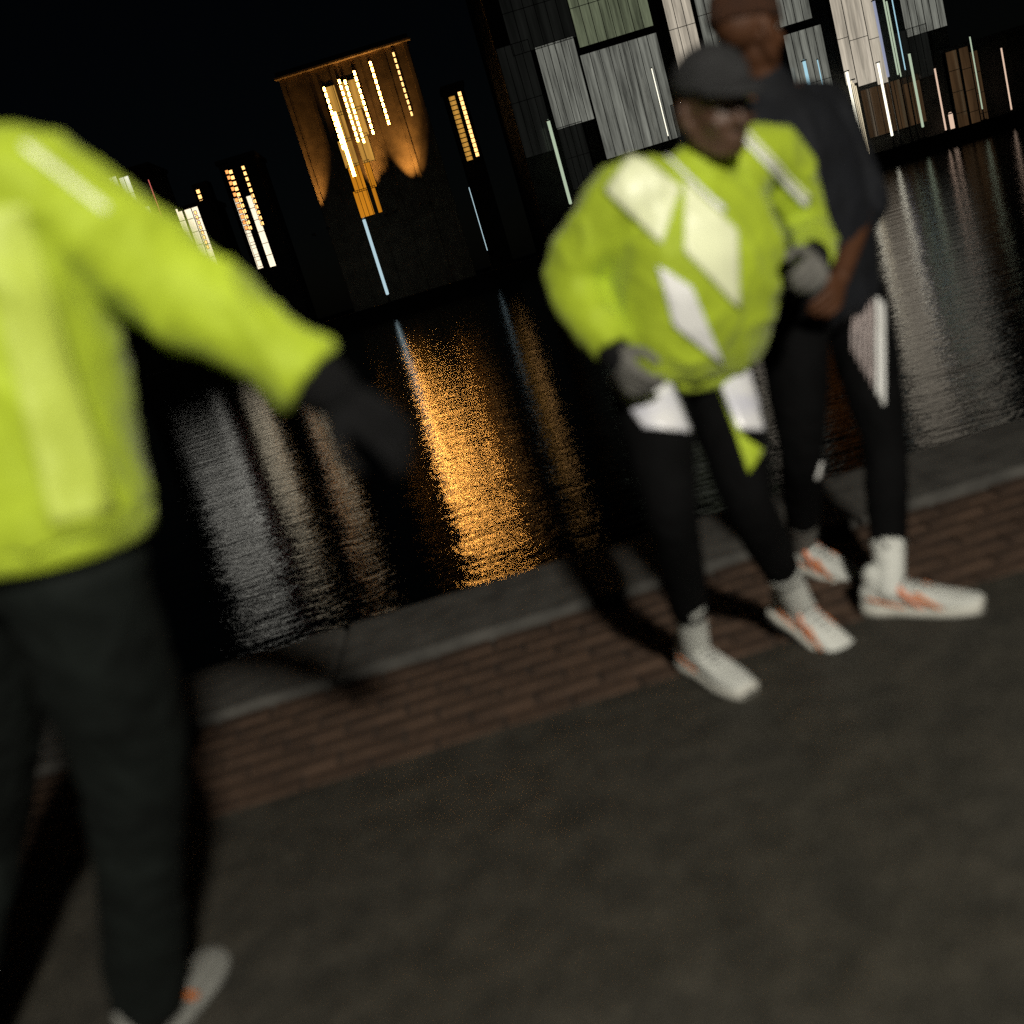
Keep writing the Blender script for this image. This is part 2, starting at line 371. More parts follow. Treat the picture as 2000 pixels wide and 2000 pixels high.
# --- floodlit amber tower block
Y = 140.0
xa, xb = X(575, 250, Y), X(842, 240, Y)
zt = at(735, 92, Y).z
amber = building('broad stone block floodlit amber with dashed orange lamp streaks built as windows', xa, xb, zt, Y, 14, M['stone_lit'], name='floodlit_building')
for tp, bt in (((645, 165), (659, 298)), ((675, 150), (687, 283)), ((686, 151), (699, 285)), ((704, 133), (717, 268)), ((715, 135), (728, 269)), ((735, 115), (748, 249)), ((780, 97), (793, 232))):
    column(amber, tp, bt, Y, 11, M['w_amber'] if tp[0] < 740 else M['w_gold'], 3.6, 0.72)
a, b = at(667, 215, Y), at(679, 349, Y)
pane(amber, ((a.x + b.x) / 2 - .2, b.z), ((a.x + b.x) / 2 + .2, a.z), M['w_amber'], 1, 1, Y, 'streak_window')  # unbroken lamp streak, built as one tall glowing window
for q in (0.02, .2, .4, .6, .8, .98):
    px_ = xa + (xb - xa) * q
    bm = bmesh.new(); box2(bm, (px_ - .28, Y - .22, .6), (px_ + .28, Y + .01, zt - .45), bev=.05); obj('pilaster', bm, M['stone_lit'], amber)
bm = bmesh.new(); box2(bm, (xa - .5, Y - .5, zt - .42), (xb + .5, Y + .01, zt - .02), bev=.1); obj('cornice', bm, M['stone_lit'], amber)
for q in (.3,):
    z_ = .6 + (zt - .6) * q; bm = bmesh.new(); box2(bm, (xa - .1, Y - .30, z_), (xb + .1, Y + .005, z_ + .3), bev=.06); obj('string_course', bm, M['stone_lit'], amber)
# glazed stair bay, in panels, standing proud of the wall
for i, (y0, y1, m_, nx, nz) in enumerate(((166, 216, 'g_amber', 4, 3), (219, 268, 'g_amber', 4, 3), (271, 318, 'g_amber', 4, 3), (321, 368, 'g_orange', 5, 5), (371, 418, 'g_orange', 5, 5))):
    yc = (y0 + y1) / 2; xc = 667 + (yc - 166) * 0.225
    if i < 3: wpx = 54
    else: wpx = 40
    pane_px(amber, xc - wpx / 2, y0, xc + wpx / 2, y1, Y + 0.005 * i, M[m_], nx, nz, name='glazed_panel', proud=0.06)
for px, py, e_, sz in ((612, 455, 500, 44), (640, 442, 900, 44), (752, 416, 1500, 34), (770, 410, 900, 26), (822, 396, 1900, 40), (840, 392, 500, 36)):
    p = at(px, py, Y - 1.7)
    bm = bmesh.new(); box(bm, (p.x, p.y, p.z - .22), (0.5, 0.35, 0.3), bev=.04); box2(bm, (p.x - .06, p.y + .1, p.z - .3), (p.x + .06, Y + .05, p.z - .2))
    fl = obj('floodlight', bm, M['frame'], amber)
    L = bpy.data.lights.new('flood_bulb', 'SPOT'); L.energy = e_ * 4.2; L.color = (1.0, 0.45, 0.10); L.spot_size = math.radians(sz); L.spot_blend = 1.0; L.shadow_soft_size = 0.1
    lo2 = bpy.data.objects.new('flood_bulb', L); COL.objects.link(lo2); lo2.location = p + V((0, 0, 0.02))
    lo2.rotation_euler = V((0, 0.13, 1)).to_track_quat('-Z', 'Y').to_euler()
# --- slender tower right of it
Y = 150.0
slim = building('slender tower with two narrow strips of amber light right of the floodlit block', X(886, 250, Y), X(928, 250, Y), at(903, 165, Y).z, Y, 5, M['wall'], name='slim_tower', cat='tower')
column(slim, (894, 184), (906, 318), Y, 14, M['g_amber'], 11, 0.8)
column(slim, (909, 175), (921, 310), Y, 14, M['w_gold'], 6, 0.82)
# --- two small lit blocks on the left
Y = 138.0
lb = building('small block with three tall cream windows under dashed amber lamp streaks', X(366, 450, Y), X(430, 450, Y), at(395, 400, Y).z, Y, 9, M['wall'])
for x0, x1, y0, y1 in ((369, 379, 413, 545), (385, 397, 408, 548), (400, 411, 406, 548)):
    pane_px(lb, x0, y0, x1, y1, Y, M['w_beige'], 1, 6, name='tall_window')
t1 = at(384, 366, Y); bm = bmesh.new(); box2(bm, (t1.x - .6, Y + .3, lb.location.z + 8), (t1.x + 1.4, Y + 3, t1.z + .5)); obj('stair_tower', bm, M['wall'], lb)
column(lb, (386, 369), (396, 400), Y + .3, 3, M['w_gold'], 6, .7); column(lb, (389, 408), (399, 490), Y - .02, 8, M['w_gold'], 3.5, .6)
lc = building('taller block with paired amber lamp streaks built as windows above three cream windows', X(452, 400, Y), X(528, 400, Y), at(483, 306, Y).z, Y, 9, M['wall'])
column(lc, (457, 326), (468, 455), Y, 11, M['w_red'], 5, .62); column(lc, (464, 326), (476, 455), Y, 11, M['w_gold'], 6, .62)
column(lc, (488, 318), (500, 446), Y, 11, M['w_gold'], 5, .62)
for x0, x1, y0, y1 in ((481, 491, 392, 520), (493, 501, 452, 518), (505, 516, 388, 516)):
    pane_px(lc, x0, y0, x1, y1, Y, M['w_beige'], 1, 6, name='tall_window')
ld_ = building('low white lit block at the left end, behind the near runner', X(150, 440, Y), X(330, 440, Y), at(240, 340, Y).z, Y, 9, M['wall'])
for k in range(4): pane_px(ld_, 185 + k * 24, 352, 202 + k * 24, 470, Y, M['w_white'], 2, 4)
for k, (x0, x1, y0, y1) in enumerate(((330, 345, 470, 590),)): pane_px(ld_, x0 - 30, y0 - 60, x1 - 30, y1 - 60, Y, M['w_white'], 1, 4)
# --- big glazed block, centre right
Y = 134.0
big = building('large dark office block with wide panels of pale green and grey glazing', X(1010, 250, Y), X(1500, 150, Y), at(1180, -330, Y).z, Y, 20, M['wall'], name='office_building')
pane_px(big, 1117, -70, 1253, 62, Y, M['w_green'], 8, 2)
pane_px(big, 1068, 92, 1138, 235, Y, M['w_grey'], 6, 1)
pane_px(big, 1162, 98, 1303, 280, Y, M['w_grey'], 8, 1)
pane_px(big, 1308, -60, 1356, 165, Y, M['w_cream'], 3, 2)
pane_px(big, 1364, -70, 1412, 120, Y, M['w_grey'], 3, 2)
pane_px(big, 1424, -60, 1500, 90, Y, M['w_rust'], 4, 2)
pane_px(big, 985, -60, 1100, 80, Y, M['w_dim'], 6, 2)
pane_px(big, 1000, 100, 1058, 290, Y, M['w_dim'], 4, 2)
pane_px(big, 1105, 250, 1150, 360, Y, M['w_dim'], 4, 2)
pane_px(big, 1330, 190, 1480, 330, Y, M['w_dim'], 6, 2)
# --- right-hand block
Y = 133.0
rb = building('tall riverside block with bright cream windows at the right edge of the office block', X(1540, 150, Y), X(1850, 60, Y), at(1690, -420, Y).z, Y, 18, M['wall'])
pane_px(rb, 1552, 70, 1622, 254, Y, M['w_grey'], 5, 2)
for x0, x1 in ((1626, 1646), (1650, 1684), (1688, 1708)): pane_px(rb, x0, -90, x1, 150, Y, M['w_cream'], 1, 3)
for x0, x1 in ((1566, 1590), (1596, 1632), (1638, 1662)): pane_px(rb, x0, -330, x1, -120, Y, M['w_cream'], 1, 3)
for x0, x1 in ((1690, 1716), (1722, 1750), (1756, 1776)): pane_px(rb, x0, -300, x1, -130, Y, M['w_cream'], 1, 3)
pane_px(rb, 1500, -170, 1560, 30, Y, M['w_grey'], 4, 2)
pane_px(rb, 1756, -100, 1832, 52, Y, M['w_grey'], 6, 2)
pane_px(rb, 1690, 165, 1800, 250, Y, M['w_brown'], 7, 1)
pane_px(rb, 1754, 62, 1815, 150, Y, M['w_dim'], 5, 1)
# --- low brown-lit block, far right
rl = building('low block with dim brown streaked windows at the far right', X(1853, 180, Y), X(2120, 150, Y), at(1890, 90, Y).z, Y, 12, M['wall'])
pane_px(rl, 1860, 104, 1880, 254, Y, M['w_brown'], 1, 4); pane_px(rl, 1886, 100, 1903, 252, Y, M['w_brown'], 1, 4); pane_px(rl, 1907, 108, 1921, 254, Y, M['w_brown'], 1, 4)

# ------------------------------------------------------------------ smeared lamp lights along the far quay, built as added columns
def lamp_streak(label, top, bot, Y, m, wpx, group='smeared lamp lights built as columns across the river', strips=1):
    a, b = at(*top, Y), at(*bot, Y); s = Y / 2000
    cx = (a.x + b.x) / 2; wd = wpx * s; g = 0.6
    e = tag(empty('lamp_streak', (cx, Y, g)), label, 'lamp streak', group)
    bm = bmesh.new(); tube(bm, [(cx, Y, g - .02), (cx, Y, max(b.z, g + .3))], [0.11, 0.09], 8); box2(bm, (cx - .22, Y - .22, g - .05), (cx + .22, Y + .22, g + .12))  # post and cap are added to carry the streak
    obj('post', bm, M['post'], e)
    for k in range(strips):
        x = cx + (k - (strips - 1) / 2) * wd * 1.5 if strips > 1 else cx
        bm = bmesh.new(); tube(bm, [(x, Y, max(b.z, g + .25) - .05 - k * .3), (x, Y, a.z - k * .4)], [wd / 2, wd / 2], 10); obj('streak_tube', bm, m, e, True)
    bm = bmesh.new(); box2(bm, (cx - wd * .7 * strips, Y - wd * .7, a.z - .02), (cx + wd * .7 * strips, Y + wd * .7, a.z + .12)); obj('cap', bm, M['post'], e)
Y = 130.8
lamp_streak('thick cream lamp streak, first of the bright row right of the runners', (1663, 137), (1673, 284), Y, M['l_white'], 5)
lamp_streak('cluster of three thin cream lamp streaks beside the thick one', (1676, 153), (1684, 300), Y, M['l_hot'], 2, strips=3)
lamp_streak('cream lamp streak, second of the bright row', (1724, 120), (1733, 266), Y, M['l_white'], 4.6)
lamp_streak('greenish white lamp streak, third of the bright row', (1785, 102), (1793, 249), Y, M['l_green'], 4.6)
lamp_streak('thin pinkish lamp streak before the brown windows', (1834, 131), (1843, 277), Y, M['l_pink'], 3.2)
lamp_streak('thin dim green lamp streak right of the brown windows', (1902, 69), (1911, 216), Y, M['l_green'], 2.4)
lamp_streak('lone thin pink lamp streak at the far right edge', (1964, 91), (1971, 239), Y, M['l_pink'], 2.8)
lamp_streak('wide peach lamp streak low down before the water', (1858, 222), (1868, 300), Y + .4, M['l_pink'], 8)
lamp_streak('short pale cyan lamp streak before the grey windows', (1575, 118), (1588, 228), Y, M['l_cyan'], 6)
lamp_streak('thin teal lamp streak right of the pale cyan one', (1605, 114), (1615, 250), Y, M['l_cyan'], 2)
lamp_streak('pale violet lamp streak beside the bright cream windows', (1713, 0), (1728, 150), Y, M['l_violet'], 5)
lamp_streak('pale green lamp streak with a twin beside the violet one', (1736, -5), (1748, 146), Y, M['l_green'], 3, strips=2)
lamp_streak('tall thin teal lamp streak right of the twin green ones', (1750, -8), (1760, 140), Y, M['l_cyan'], 2)
lamp_streak('pale blue lamp streak below the floodlit amber block', (725, 424), (742, 577), Y, M['l_blue'], 6)
lamp_streak('faint thin blue lamp streak below the slender tower', (928, 362), (940, 494), Y, M['l_blue'], 1.4)
lamp_streak('lime white lamp streak left of the leaning runner in lime', (1085, 232), (1100, 400), Y, M['l_green'], 6)
lamp_streak('thin white lamp streak against the pale green glazing', (1284, 130), (1294, 270), Y, M['l_white'], 1.6)
lamp_streak('thin red lamp streak above the left runner', (305, 346), (316, 470), Y, M['l_red'], 1.6)

# ------------------------------------------------------------------ unseen lamp added behind the camera to light the runners
e = tag(empty('added_lamp', (LAMP.x, LAMP.y - 0.5, 0)), 'unseen lamp with a downturned head, added behind the viewpoint to light the runners', 'added lamp')
bm = bmesh.new(); x, y = LAMP.x, LAMP.y - 0.5
tube(bm, [(x, y, -.02), (x, y, 1.2), (x, y, 3.5)], [0.07, 0.055, 0.045], 12); tube(bm, [(x, y, 3.45), (x, y + .2, 3.58), (x, y + .5, 3.56)], [0.04, .035, .03], 10)
obj('post', bm, M['post'], e, True)
bm = bmesh.new(); rings(bm, [[(x + r * math.cos(a), y + .5 + r * math.sin(a), z) for a in (2 * math.pi * k / 20 for k in range(20))] for r, z in ((.05, 3.58), (.14, 3.54), (.2, 3.44), (.19, 3.43))])
obj('lamp_head', bm, M['post'], e, True)
bm = bmesh.new(); rings(bm, [[(x + r * math.cos(a), y + .5 + r * math.sin(a), z) for a in (2 * math.pi * k / 20 for k in range(20))] for r, z in ((.16, 3.425), (.16, 3.415), (.1, 3.39))])
obj('lens', bm, M['l_prom'], e, True)

# ------------------------------------------------------------------ people
ZUP = V((0, 0, 1))
def hand(bm, wrist, d, n, side, grow=0.0, curl=0.5, scale=1.0):
    """palm, four unequal bent fingers and a thumb; d along the hand, n out of the back of the hand, side = towards the thumb"""
    d = d.normalized(); n = (n - d * n.dot(d)).normalized(); t = n.cross(d) * side
    k = scale; g = grow
    L = 0.092 * k
    rs = []
    for u, wd, th in ((-0.02, .022, .019), (0.15, .029, .017), (.5, .039, .0165), (.85, .041, .0145), (1.0, .036, .010)):
        c = wrist + d * (L * u)
        rs.append([c + t * (math.cos(a) * (wd * k + g)) + n * (math.sin(a) * (th * k + g)) for a in (2 * math.pi * i / 14 for i in range(14))])
    rings(bm, rs)
    for off, ln, cu in ((.030, .070, .9), (.0105, .080, 1.0), (-.0095, .074, 1.08), (-.029, .058, 1.2)):
        p = wrist + d * (L * 0.9) + t * (off * k); pts = [p]; dd = (d + t * (off * 2.2)).normalized(); ang = curl * cu
        for f in (.45, .32, .23):
            dd = (dd * math.cos(ang * .75) - n * math.sin(ang * .75)).normalized(); nn = t.cross(dd) * side
            n_ = n
            p = p + dd * ln * k * f; pts.append(p)
            n = (n - dd * n.dot(dd)).normalized()
        n = n_ if False else (wrist * 0 + (n))
        n = HN(d, t, side)
        tube(bm, pts, [.0092 * k + g, .0085 * k + g, .0078 * k + g, .0066 * k + g], 8)
    p = wrist + d * (L * .22) + t * (.024 * k)
    p2 = p + (d * .6 + t * .75 - n * .3).normalized() * .042 * k; p3 = p2 + (d * .9 + t * .3 - n * .45).normalized() * .032 * k; p4 = p3 + (d * .95 - n * .4).normalized() * .024 * k
    tube(bm, [p, p2, p3, p4], [.0135 * k + g, .011 * k + g, .0095 * k + g, .008 * k + g], 8)
def HN(d, t, side):
    return (d.cross(t) * side).normalized()
def head(bm, c, f, up, s=1.0):
    f = f.normalized(); up = (up - f * up.dot(f)).normalized(); r = f.cross(up)
    Mx = Matrix((r, f, up)).transposed()
    def P(x, y, z): return c + (r * x + f * y + up * z) * s
    ell(bm, P(0, -.012, .035), (.076 * s, .096 * s, .088 * s), Mx, 24)          # skull
    ell(bm, P(0, .030, -.030), (.060 * s, .064 * s, .078 * s), Mx, 20)          # face
    ell(bm, P(0, .052, -.085), (.036 * s, .036 * s, .026 * s), Mx)              # chin
    for q in (-1, 1):
        tube(bm, [P(.058 * q, -.01, -.03), P(.05 * q, .02, -.072), P(.022 * q, .06, -.092)], [.018 * s, .018 * s, .016 * s], 8)   # jaw
        ell(bm, P(.036 * q, .070, -.028), (.022 * s, .018 * s, .018 * s), Mx)     # cheekbone
        ell(bm, P(.079 * q, -.012, -.012), (.008 * s, .018 * s, .030 * s), Mx)    # ear
        tube(bm, [P(.010 * q, .091, .022), P(.030 * q, .088, .026), P(.050 * q, .068, .018)], [.010 * s, .011 * s, .008 * s], 8)  # brow
        ell(bm, P(.011 * q, .101, -.032), (.009 * s, .010 * s, .008 * s), Mx)     # nostril wing
    tube(bm, [P(0, .090, .012), P(0, .101, -.012), P(0, .112, -.030)], [.009 * s, .010 * s, .0115 * s], 8)
    tube(bm, [P(-.022, .080, -.060), P(0, .094, -.056), P(.022, .080, -.060)], [.006 * s, .008 * s, .006 * s], 8)
    tube(bm, [P(-.020, .080, -.071), P(0, .092, -.071), P(.020, .080, -.071)], [.006 * s, .009 * s, .006 * s], 8)
    return P, Mx
def loft_torso(bm, pel, chest_side, hip_side, neck, fwd, spec, n=24):
    """stacked oval rings from pelvis to neck; spec = (t along the spine, half width, half depth)"""
    rs = []
    for t, a, b in spec:
        c = pel.lerp(neck, t); sd = hip_side.lerp(chest_side, max(0, min(1, t))).normalized()
        ax = (neck - pel).normalized(); sd = (sd - ax * sd.dot(ax)).normalized(); fd = sd.cross(ax)
        if fd.dot(fwd) < 0: fd = -fd
        c = c + fd * (0.012 * math.sin(t * 3.1))
        rs.append([c + sd * (a * math.copysign(abs(math.cos(q)) ** 0.85, math.cos(q))) + fd * (b * math.copysign(abs(math.sin(q)) ** 0.85, math.sin(q))) for q in (2 * math.pi * i / n for i in range(n))])
    rings(bm, rs)
def shoe(person, ankle, toe, up, mats, stripes, s=1.0):
    """running shoe: sole, upper, collar, overlay stripes, laces"""
    up = up.normalized(); toe = (toe - up * toe.dot(up)).normalized(); sd = toe.cross(up)
    O = ankle - up * 0.088 * s
    def P(x, y, z): return O + (sd * x + toe * y + up * z) * s
    prof = [(-.078, .022, .020), (-.068, .033, .03), (-.035, .036, .0), (.02, .034, .0), (.075, .041, 0), (.125, .046, 0), (.165, .042, 0), (.192, .036, 0), (.207, .022, 0)]
    hts = [(.040, .070), (.036, .092), (.034, .106), (.033, .098), (.031, .076), (.029, .060), (.030, .052), (.034, .048), (.038, .044)]
    def ringset(h0, h1, grow, n=16):
        out = []
        for (y, wd, _), hh in zip(prof, hts):
            lo_, hi = h0(hh, y), h1(hh, y); c = (lo_ + hi) / 2; b = (hi - lo_) / 2
            out.append([P((wd + grow) * math.copysign(abs(math.cos(q)) ** .6, math.cos(q)), y, c + b * math.copysign(abs(math.sin(q)) ** .8, math.sin(q))) for q in (2 * math.pi * i / n for i in range(n))])
        return out
    bm = bmesh.new(); rings(bm, ringset(lambda h, y: .020, lambda h, y: h[1], -.003))
    tube(bm, [P(0, -.03, .07), P(0, -.034, .112)], [.034 * s, .032 * s], 12)
    root = link('shoe', fuse(bm, .006 * s, 3), person); root.data.materials.append(mats[0])
    def sub(name, bm, m, smooth=True):
        me = mesh_of(bm, name, m, smooth); return link(name, me, root)
    bm = bmesh.new(); rings(bm, ringset(lambda h, y: .004, lambda h, y: h[0] + (.004 if y > -.05 else .010), .004)); sub('sole', bm, mats[1])
    bm = bmesh.new(); rings(bm, ringset(lambda h, y: -.002 + (max(0, y - .13) * .2), lambda h, y: .008 + (max(0, y - .13) * .2), .002)); sub('outsole', bm, M['outsole'])
    tree = BVHTree.FromPolygons([v.co for v in root.data.vertices], [p.vertices for p in root.data.polygons])
    for q in (-1, 1):
        for (y0, z0), (y1, z1), wd, m in stripes:
            bm = bmesh.new(); a_, b_ = [], []
            for k in range(9):
                t = k / 8; y = y0 + (y1 - y0) * t; z = z0 + (z1 - z0) * t
                pr = []
                for off in (-wd, wd):
                    src = P(q * .12, y + off, z); hit, nn, _, _ = tree.ray_cast(src, (sd * -q))
                    if hit is None: hit, nn, _, _ = tree.find_nearest(P(q * .03, y + off, z))
                    pr.append(hit + nn * .0025)
                a_.append(bm.verts.new(pr[0])); b_.append(bm.verts.new(pr[1]))
            for k in range(8): bm.faces.new((a_[k], a_[k + 1], b_[k + 1], b_[k]))
            o = sub('stripe', bm, m); md = o.modifiers.new('s', 'SOLIDIFY'); md.thickness = .003; md.offset = 0
    bm = bmesh.new()
    for k in range(5):
        y = .035 + k * .018; z = .099 - k * .0085
        tube(bm, [P(-.022, y, z - .012), P(0, y + .004, z), P(.022, y, z - .012)], [.003 * s] * 3, 6)
    sub('laces', bm, M['charcoal'] if mats[0] != M['shoe_grey'] else M['black'])
    return root
def sock(person, J, s, m, h=.36):
    a, k = J['an' + s], J['kn' + s]
    bm = bmesh.new(); tube(bm, [a - (k - a).normalized() * .02, a, a.lerp(k, h * .6), a.lerp(k, h)], [.043, .042, .044, .048], 16)
    bm2 = bmesh.new(); tube(bm2, [a.lerp(k, h * .93), a.lerp(k, h * 1.04)], [.051, .052], 16)
    o = link('sock', fuse(bm, .006, 3), person); o.data.materials.append(m)
    obj('cuff', bm2, m, o, True)
class Tree:
    def __init__(self, objs):
        vs, ps = [], []
        for o in objs:
            k = len(vs); vs += [v.co.copy() for v in o.data.vertices]; ps += [[i + k for i in p.vertices] for p in o.data.polygons]
        self.t = BVHTree.FromPolygons(vs, ps)
def patch(name, parent, tree, corners, m, nu=12, nv=12, lift=.004, view=CAM):
    """a piece of tape laid onto the cloth: four corners found on the garment as the photograph shows them"""
    bm = bmesh.new(); g = []
    A, B, C_, D = [V(c) for c in corners]
    hits = {}
    for i in range(nu + 1):
        for j in range(nv + 1):
            u, v = i / nu, j / nv
            p = A * (1 - u) * (1 - v) + B * u * (1 - v) + C_ * u * v + D * (1 - u) * v
            d = ray(p.x, p.y).normalized(); h, n, _, dist = tree.t.ray_cast(view, d)
            hits[i, j] = (h + n * lift) if h is not None else None
    vv = {k: bm.verts.new(h) for k, h in hits.items() if h is not None}
    for i in range(nu):
        for j in range(nv):
            q = [vv.get(k) for k in ((i, j), (i + 1, j), (i + 1, j + 1), (i, j + 1))]
            if None in q: continue
            ds = [(q[a].co - q[(a + 1) % 4].co).length for a in range(4)]
            if max(ds) > .09: continue
            bm.faces.new(q)
    for v in [v for v in bm.verts if not v.link_faces]: bm.verts.remove(v)
    if not bm.faces: print('EMPTY PATCH', name, corners); bm.free(); return None
    for f in bm.faces: f.normal_update()
    o = obj(name, bm, m, parent, True)
    md = o.modifiers.new('s', 'SOLIDIFY'); md.thickness = .003; md.offset = 0
    return o
def chk(n, J):
    def l(a, b): return round((J[a] - J[b]).length, 3)
    print(n, 'arms', l('shR', 'elR'), l('elR', 'wrR'), l('shL', 'elL'), l('elL', 'wrL'), 'legs', l('hiR', 'knR'), l('knR', 'anR'), l('hiL', 'knL'), l('knL', 'anL'), 'spine', l('pel', 'neck'), 'z', {k: round(v.z, 2) for k, v in J.items() if k in ('head', 'pel', 'anR', 'anL', 'neck')})
def body_mesh(person, J, fw, skin, head_s=1.0, head_f=None, head_up=None, hands=(), toe=None, voxel=.006):
    bm = bmesh.new()
    cs = J['shR'] - J['shL']; hs = J['hiR'] - J['hiL']
    loft_torso(bm, J['pel'], cs, hs, J['neck'], fw, ((-.12, .12, .09), (0, .15, .10), (.2, .14, .098), (.45, .14, .10), (.7, .155, .105), (.88, .14, .085), (1.0, .06, .06)))
    for s in 'LR':
        tube(bm, [J['neck'].lerp(J['sh' + s], .35), J['sh' + s], J['el' + s], J['wr' + s]], [.05, .052, .038, .027])
        tube(bm, [J['hi' + s], J['kn' + s], J['kn' + s].lerp(J['an' + s], .3), J['an' + s]], [.078, .05, .048, .034])
        t = toe[s]; a = J['an' + s]
        tube(bm, [a - t[1] * .03, a - t[1] * .05 + t[0] * .06, a - t[1] * .065 + t[0] * .14], [.03, .028, .022], 10)
    hf, hu = head_f or fw, head_up or ZUP
    tube(bm, [J['neck'] - (J['head'] - J['neck']) * .2, J['neck'].lerp(J['head'], .6)], [.058, .052])
    P, Mx = head(bm, J['head'], hf, hu, head_s)
    for s, d, n, side, curl, k in hands: hand(bm, J['wr' + s], d, n, side, 0, curl, k)
    o = link('body', fuse(bm, voxel, 2), person); o.data.materials.append(skin)
    for q in (-1, 1):
        bm = bmesh.new(); ell(bm, P(.031 * q, .0715, .002), (.0112 * head_s,) * 3, Mx, 12); e_ = obj('eye', bm, M['eye'], person, True)
        bm = bmesh.new(); ell(bm, P(.031 * q, .0805, .001), (.0062 * head_s, .0035 * head_s, .0062 * head_s), Mx, 10)
        link('iris', mesh_of(bm, 'iris', M['iris'], True), e_)
    return o, P, Mx
def jacket_mesh(person, J, fw, m, spec, sleeve, cuff=True, to=('L', 'R'), voxel=.009, wr=.008, seed=0, name='jacket', sl_end=0.97):
    bm = bmesh.new(); cs = J['shR'] - J['shL']; hs = J['hiR'] - J['hiL']
    loft_torso(bm, J['pel'], cs, hs, J['neck'], fw, spec, 28)
    for s in to:
        inner = J['neck'].lerp(J['sh' + s], .45)
        tube(bm, [inner - ZUP * .03, J['sh' + s], J['el' + s], J['el' + s].lerp(J['wr' + s], sl_end)], sleeve, 16, True, True)
    up = (J['head'] - J['neck']).normalized()
    tube(bm, [J['neck'] - up * .03, J['neck'] + up * .035], [.078, .072], 16)
    o = link(name, fuse(bm, voxel, 4, wr, .17, seed), person); o.data.materials.append(m)
    if cuff:
        for s in to:
            a, b = J['el' + s], J['wr' + s]
            bm = bmesh.new(); tube(bm, [a.lerp(b, sl_end - .06), a.lerp(b, sl_end + .12)], [sleeve[-1] * .86, sleeve[-1] * .74], 18); obj('knit_cuff', bm, M['glove_black'], o, True)
        bm = bmesh.new(); t0, a0, b0 = spec[0]
        loft_torso(bm, J['pel'], J['shR'] - J['shL'], J['hiR'] - J['hiL'], J['neck'], fw, ((t0 - .06, a0 * .9, b0 * .9), (t0 - .05, a0 * .99, b0 * .99), (t0 + .02, a0 * 1.0, b0 * 1.0), (t0 + .03, a0 * .9, b0 * .9)), 32)
        obj('hem_band', bm, m, o, True)
    return o
def legs_mesh(person, J, fw, m, rad, voxel=.008, wr=.004, seed=0, name='tights', end=.93):
    bm = bmesh.new(); cs = J['shR'] - J['shL']; hs = J['hiR'] - J['hiL']
    loft_torso(bm, J['pel'], cs, hs, J['neck'], fw, ((-.16, .13, .10), (-.05, .168, .118), (.08, .165, .118), (.25, .15, .11)), 24)
    for s in 'LR':
        k, a = J['kn' + s], J['an' + s]
        tube(bm, [J['hi' + s], J['hi' + s].lerp(k, .5), k, k.lerp(a, .32), k.lerp(a, end)], rad, 16)
    o = link(name, fuse(bm, voxel, 4, wr, .09, seed), person); o.data.materials.append(m)
    return o
def glove(person, J, s, d, n, side, curl, m, k=1.0):
    bm = bmesh.new(); hand(bm, J['wr' + s], d, n, side, .0025, curl, k)
    tube(bm, [J['wr' + s].lerp(J['el' + s], .22), J['wr' + s] + d.normalized() * .01], [.036, .030], 14)
    o = link('glove', fuse(bm, .0042, 3), person); o.data.materials.append(m); return o

# ---- person in lime, leaning, right of centre
J = dict(head=at(1395, 205, 2.42), neck=at(1372, 345, 2.50), pel=at(1328, 705, 2.62),
         shL=at(1228, 372, 2.46), shR=at(1500, 288, 2.62), elL=at(1105, 545, 2.58), wrL=at(1200, 690, 2.42), elR=at(1572, 452, 2.74), wrR=at(1590, 505, 2.48),
         hiL=at(1262, 745, 2.58), hiR=at(1392, 722, 2.66), knL=at(1312, 1000, 2.36), anL=atz(1358, 1262, .09), knR=at(1462, 985, 2.46), anR=at(1560, 1180, 2.70))
chk('lime', J)
fw = V((.52, -.85, 0))
p1 = tag(empty('person', (J['pel'].x, J['pel'].y, 0)), 'person running in a lime jacket with white reflective panels, black tights and white shoes', 'person', 'runners on the quay')
toe1 = {'L': (V((.34, -.94, -.02)), V((0, -.03, 1))), 'R': (V((.45, -.75, -.42)), V((.15, -.45, .85)))}
hl = (V((.35, -.55, .05)), V((-.5, -.5, .6)), 1, 1.0, 1.0)
dL, dR = (J['wrL'] - J['elL']), (J['wrR'] - J['elR'])
nL, nR = V((-.8, -.2, .4)), V((.8, -.2, .4))
bod, P, Mx = body_mesh(p1, J, fw, M['skin'], 1.0, V((.25, -.95, -.28)), V((.12, -.2, 1)), [('L', dL, nL, 1, .8, .95), ('R', dR, nR, -1, .8, .95)], toe1)
jk = jacket_mesh(p1, J, fw, M['lime'], ((-.02, .18, .135), (.04, .21, .158), (.14, .224, .168), (.3, .225, .172), (.5, .225, .175), (.7, .222, .168), (.88, .185, .13), (1.0, .085, .08)), [.085, .088, .075, .048], seed=1, wr=.012)
lg = legs_mesh(p1, J, fw, M['black'], [.098, .088, .062, .06, .050], seed=2, end=.70)
glove(p1, J, 'L', dL, nL, 1, .8, M['glove_grey']); glove(p1, J, 'R', dR, nR, -1, .8, M['glove_grey'])
st = (((-.05, .062), (.02, .036), .008, M['orange']), ((.02, .085), (.075, .035), .009, M['salmon']), ((.06, .07), (.115, .033), .007, M['orange']))
for s in 'LR': shoe(p1, J['an' + s], toe1[s][0], toe1[s][1], (M['shoe_white'], M['sole']), st if s == 'R' else st[:1], 1.08)
for s in 'LR': sock(p1, J, s, M['shoe_white'])
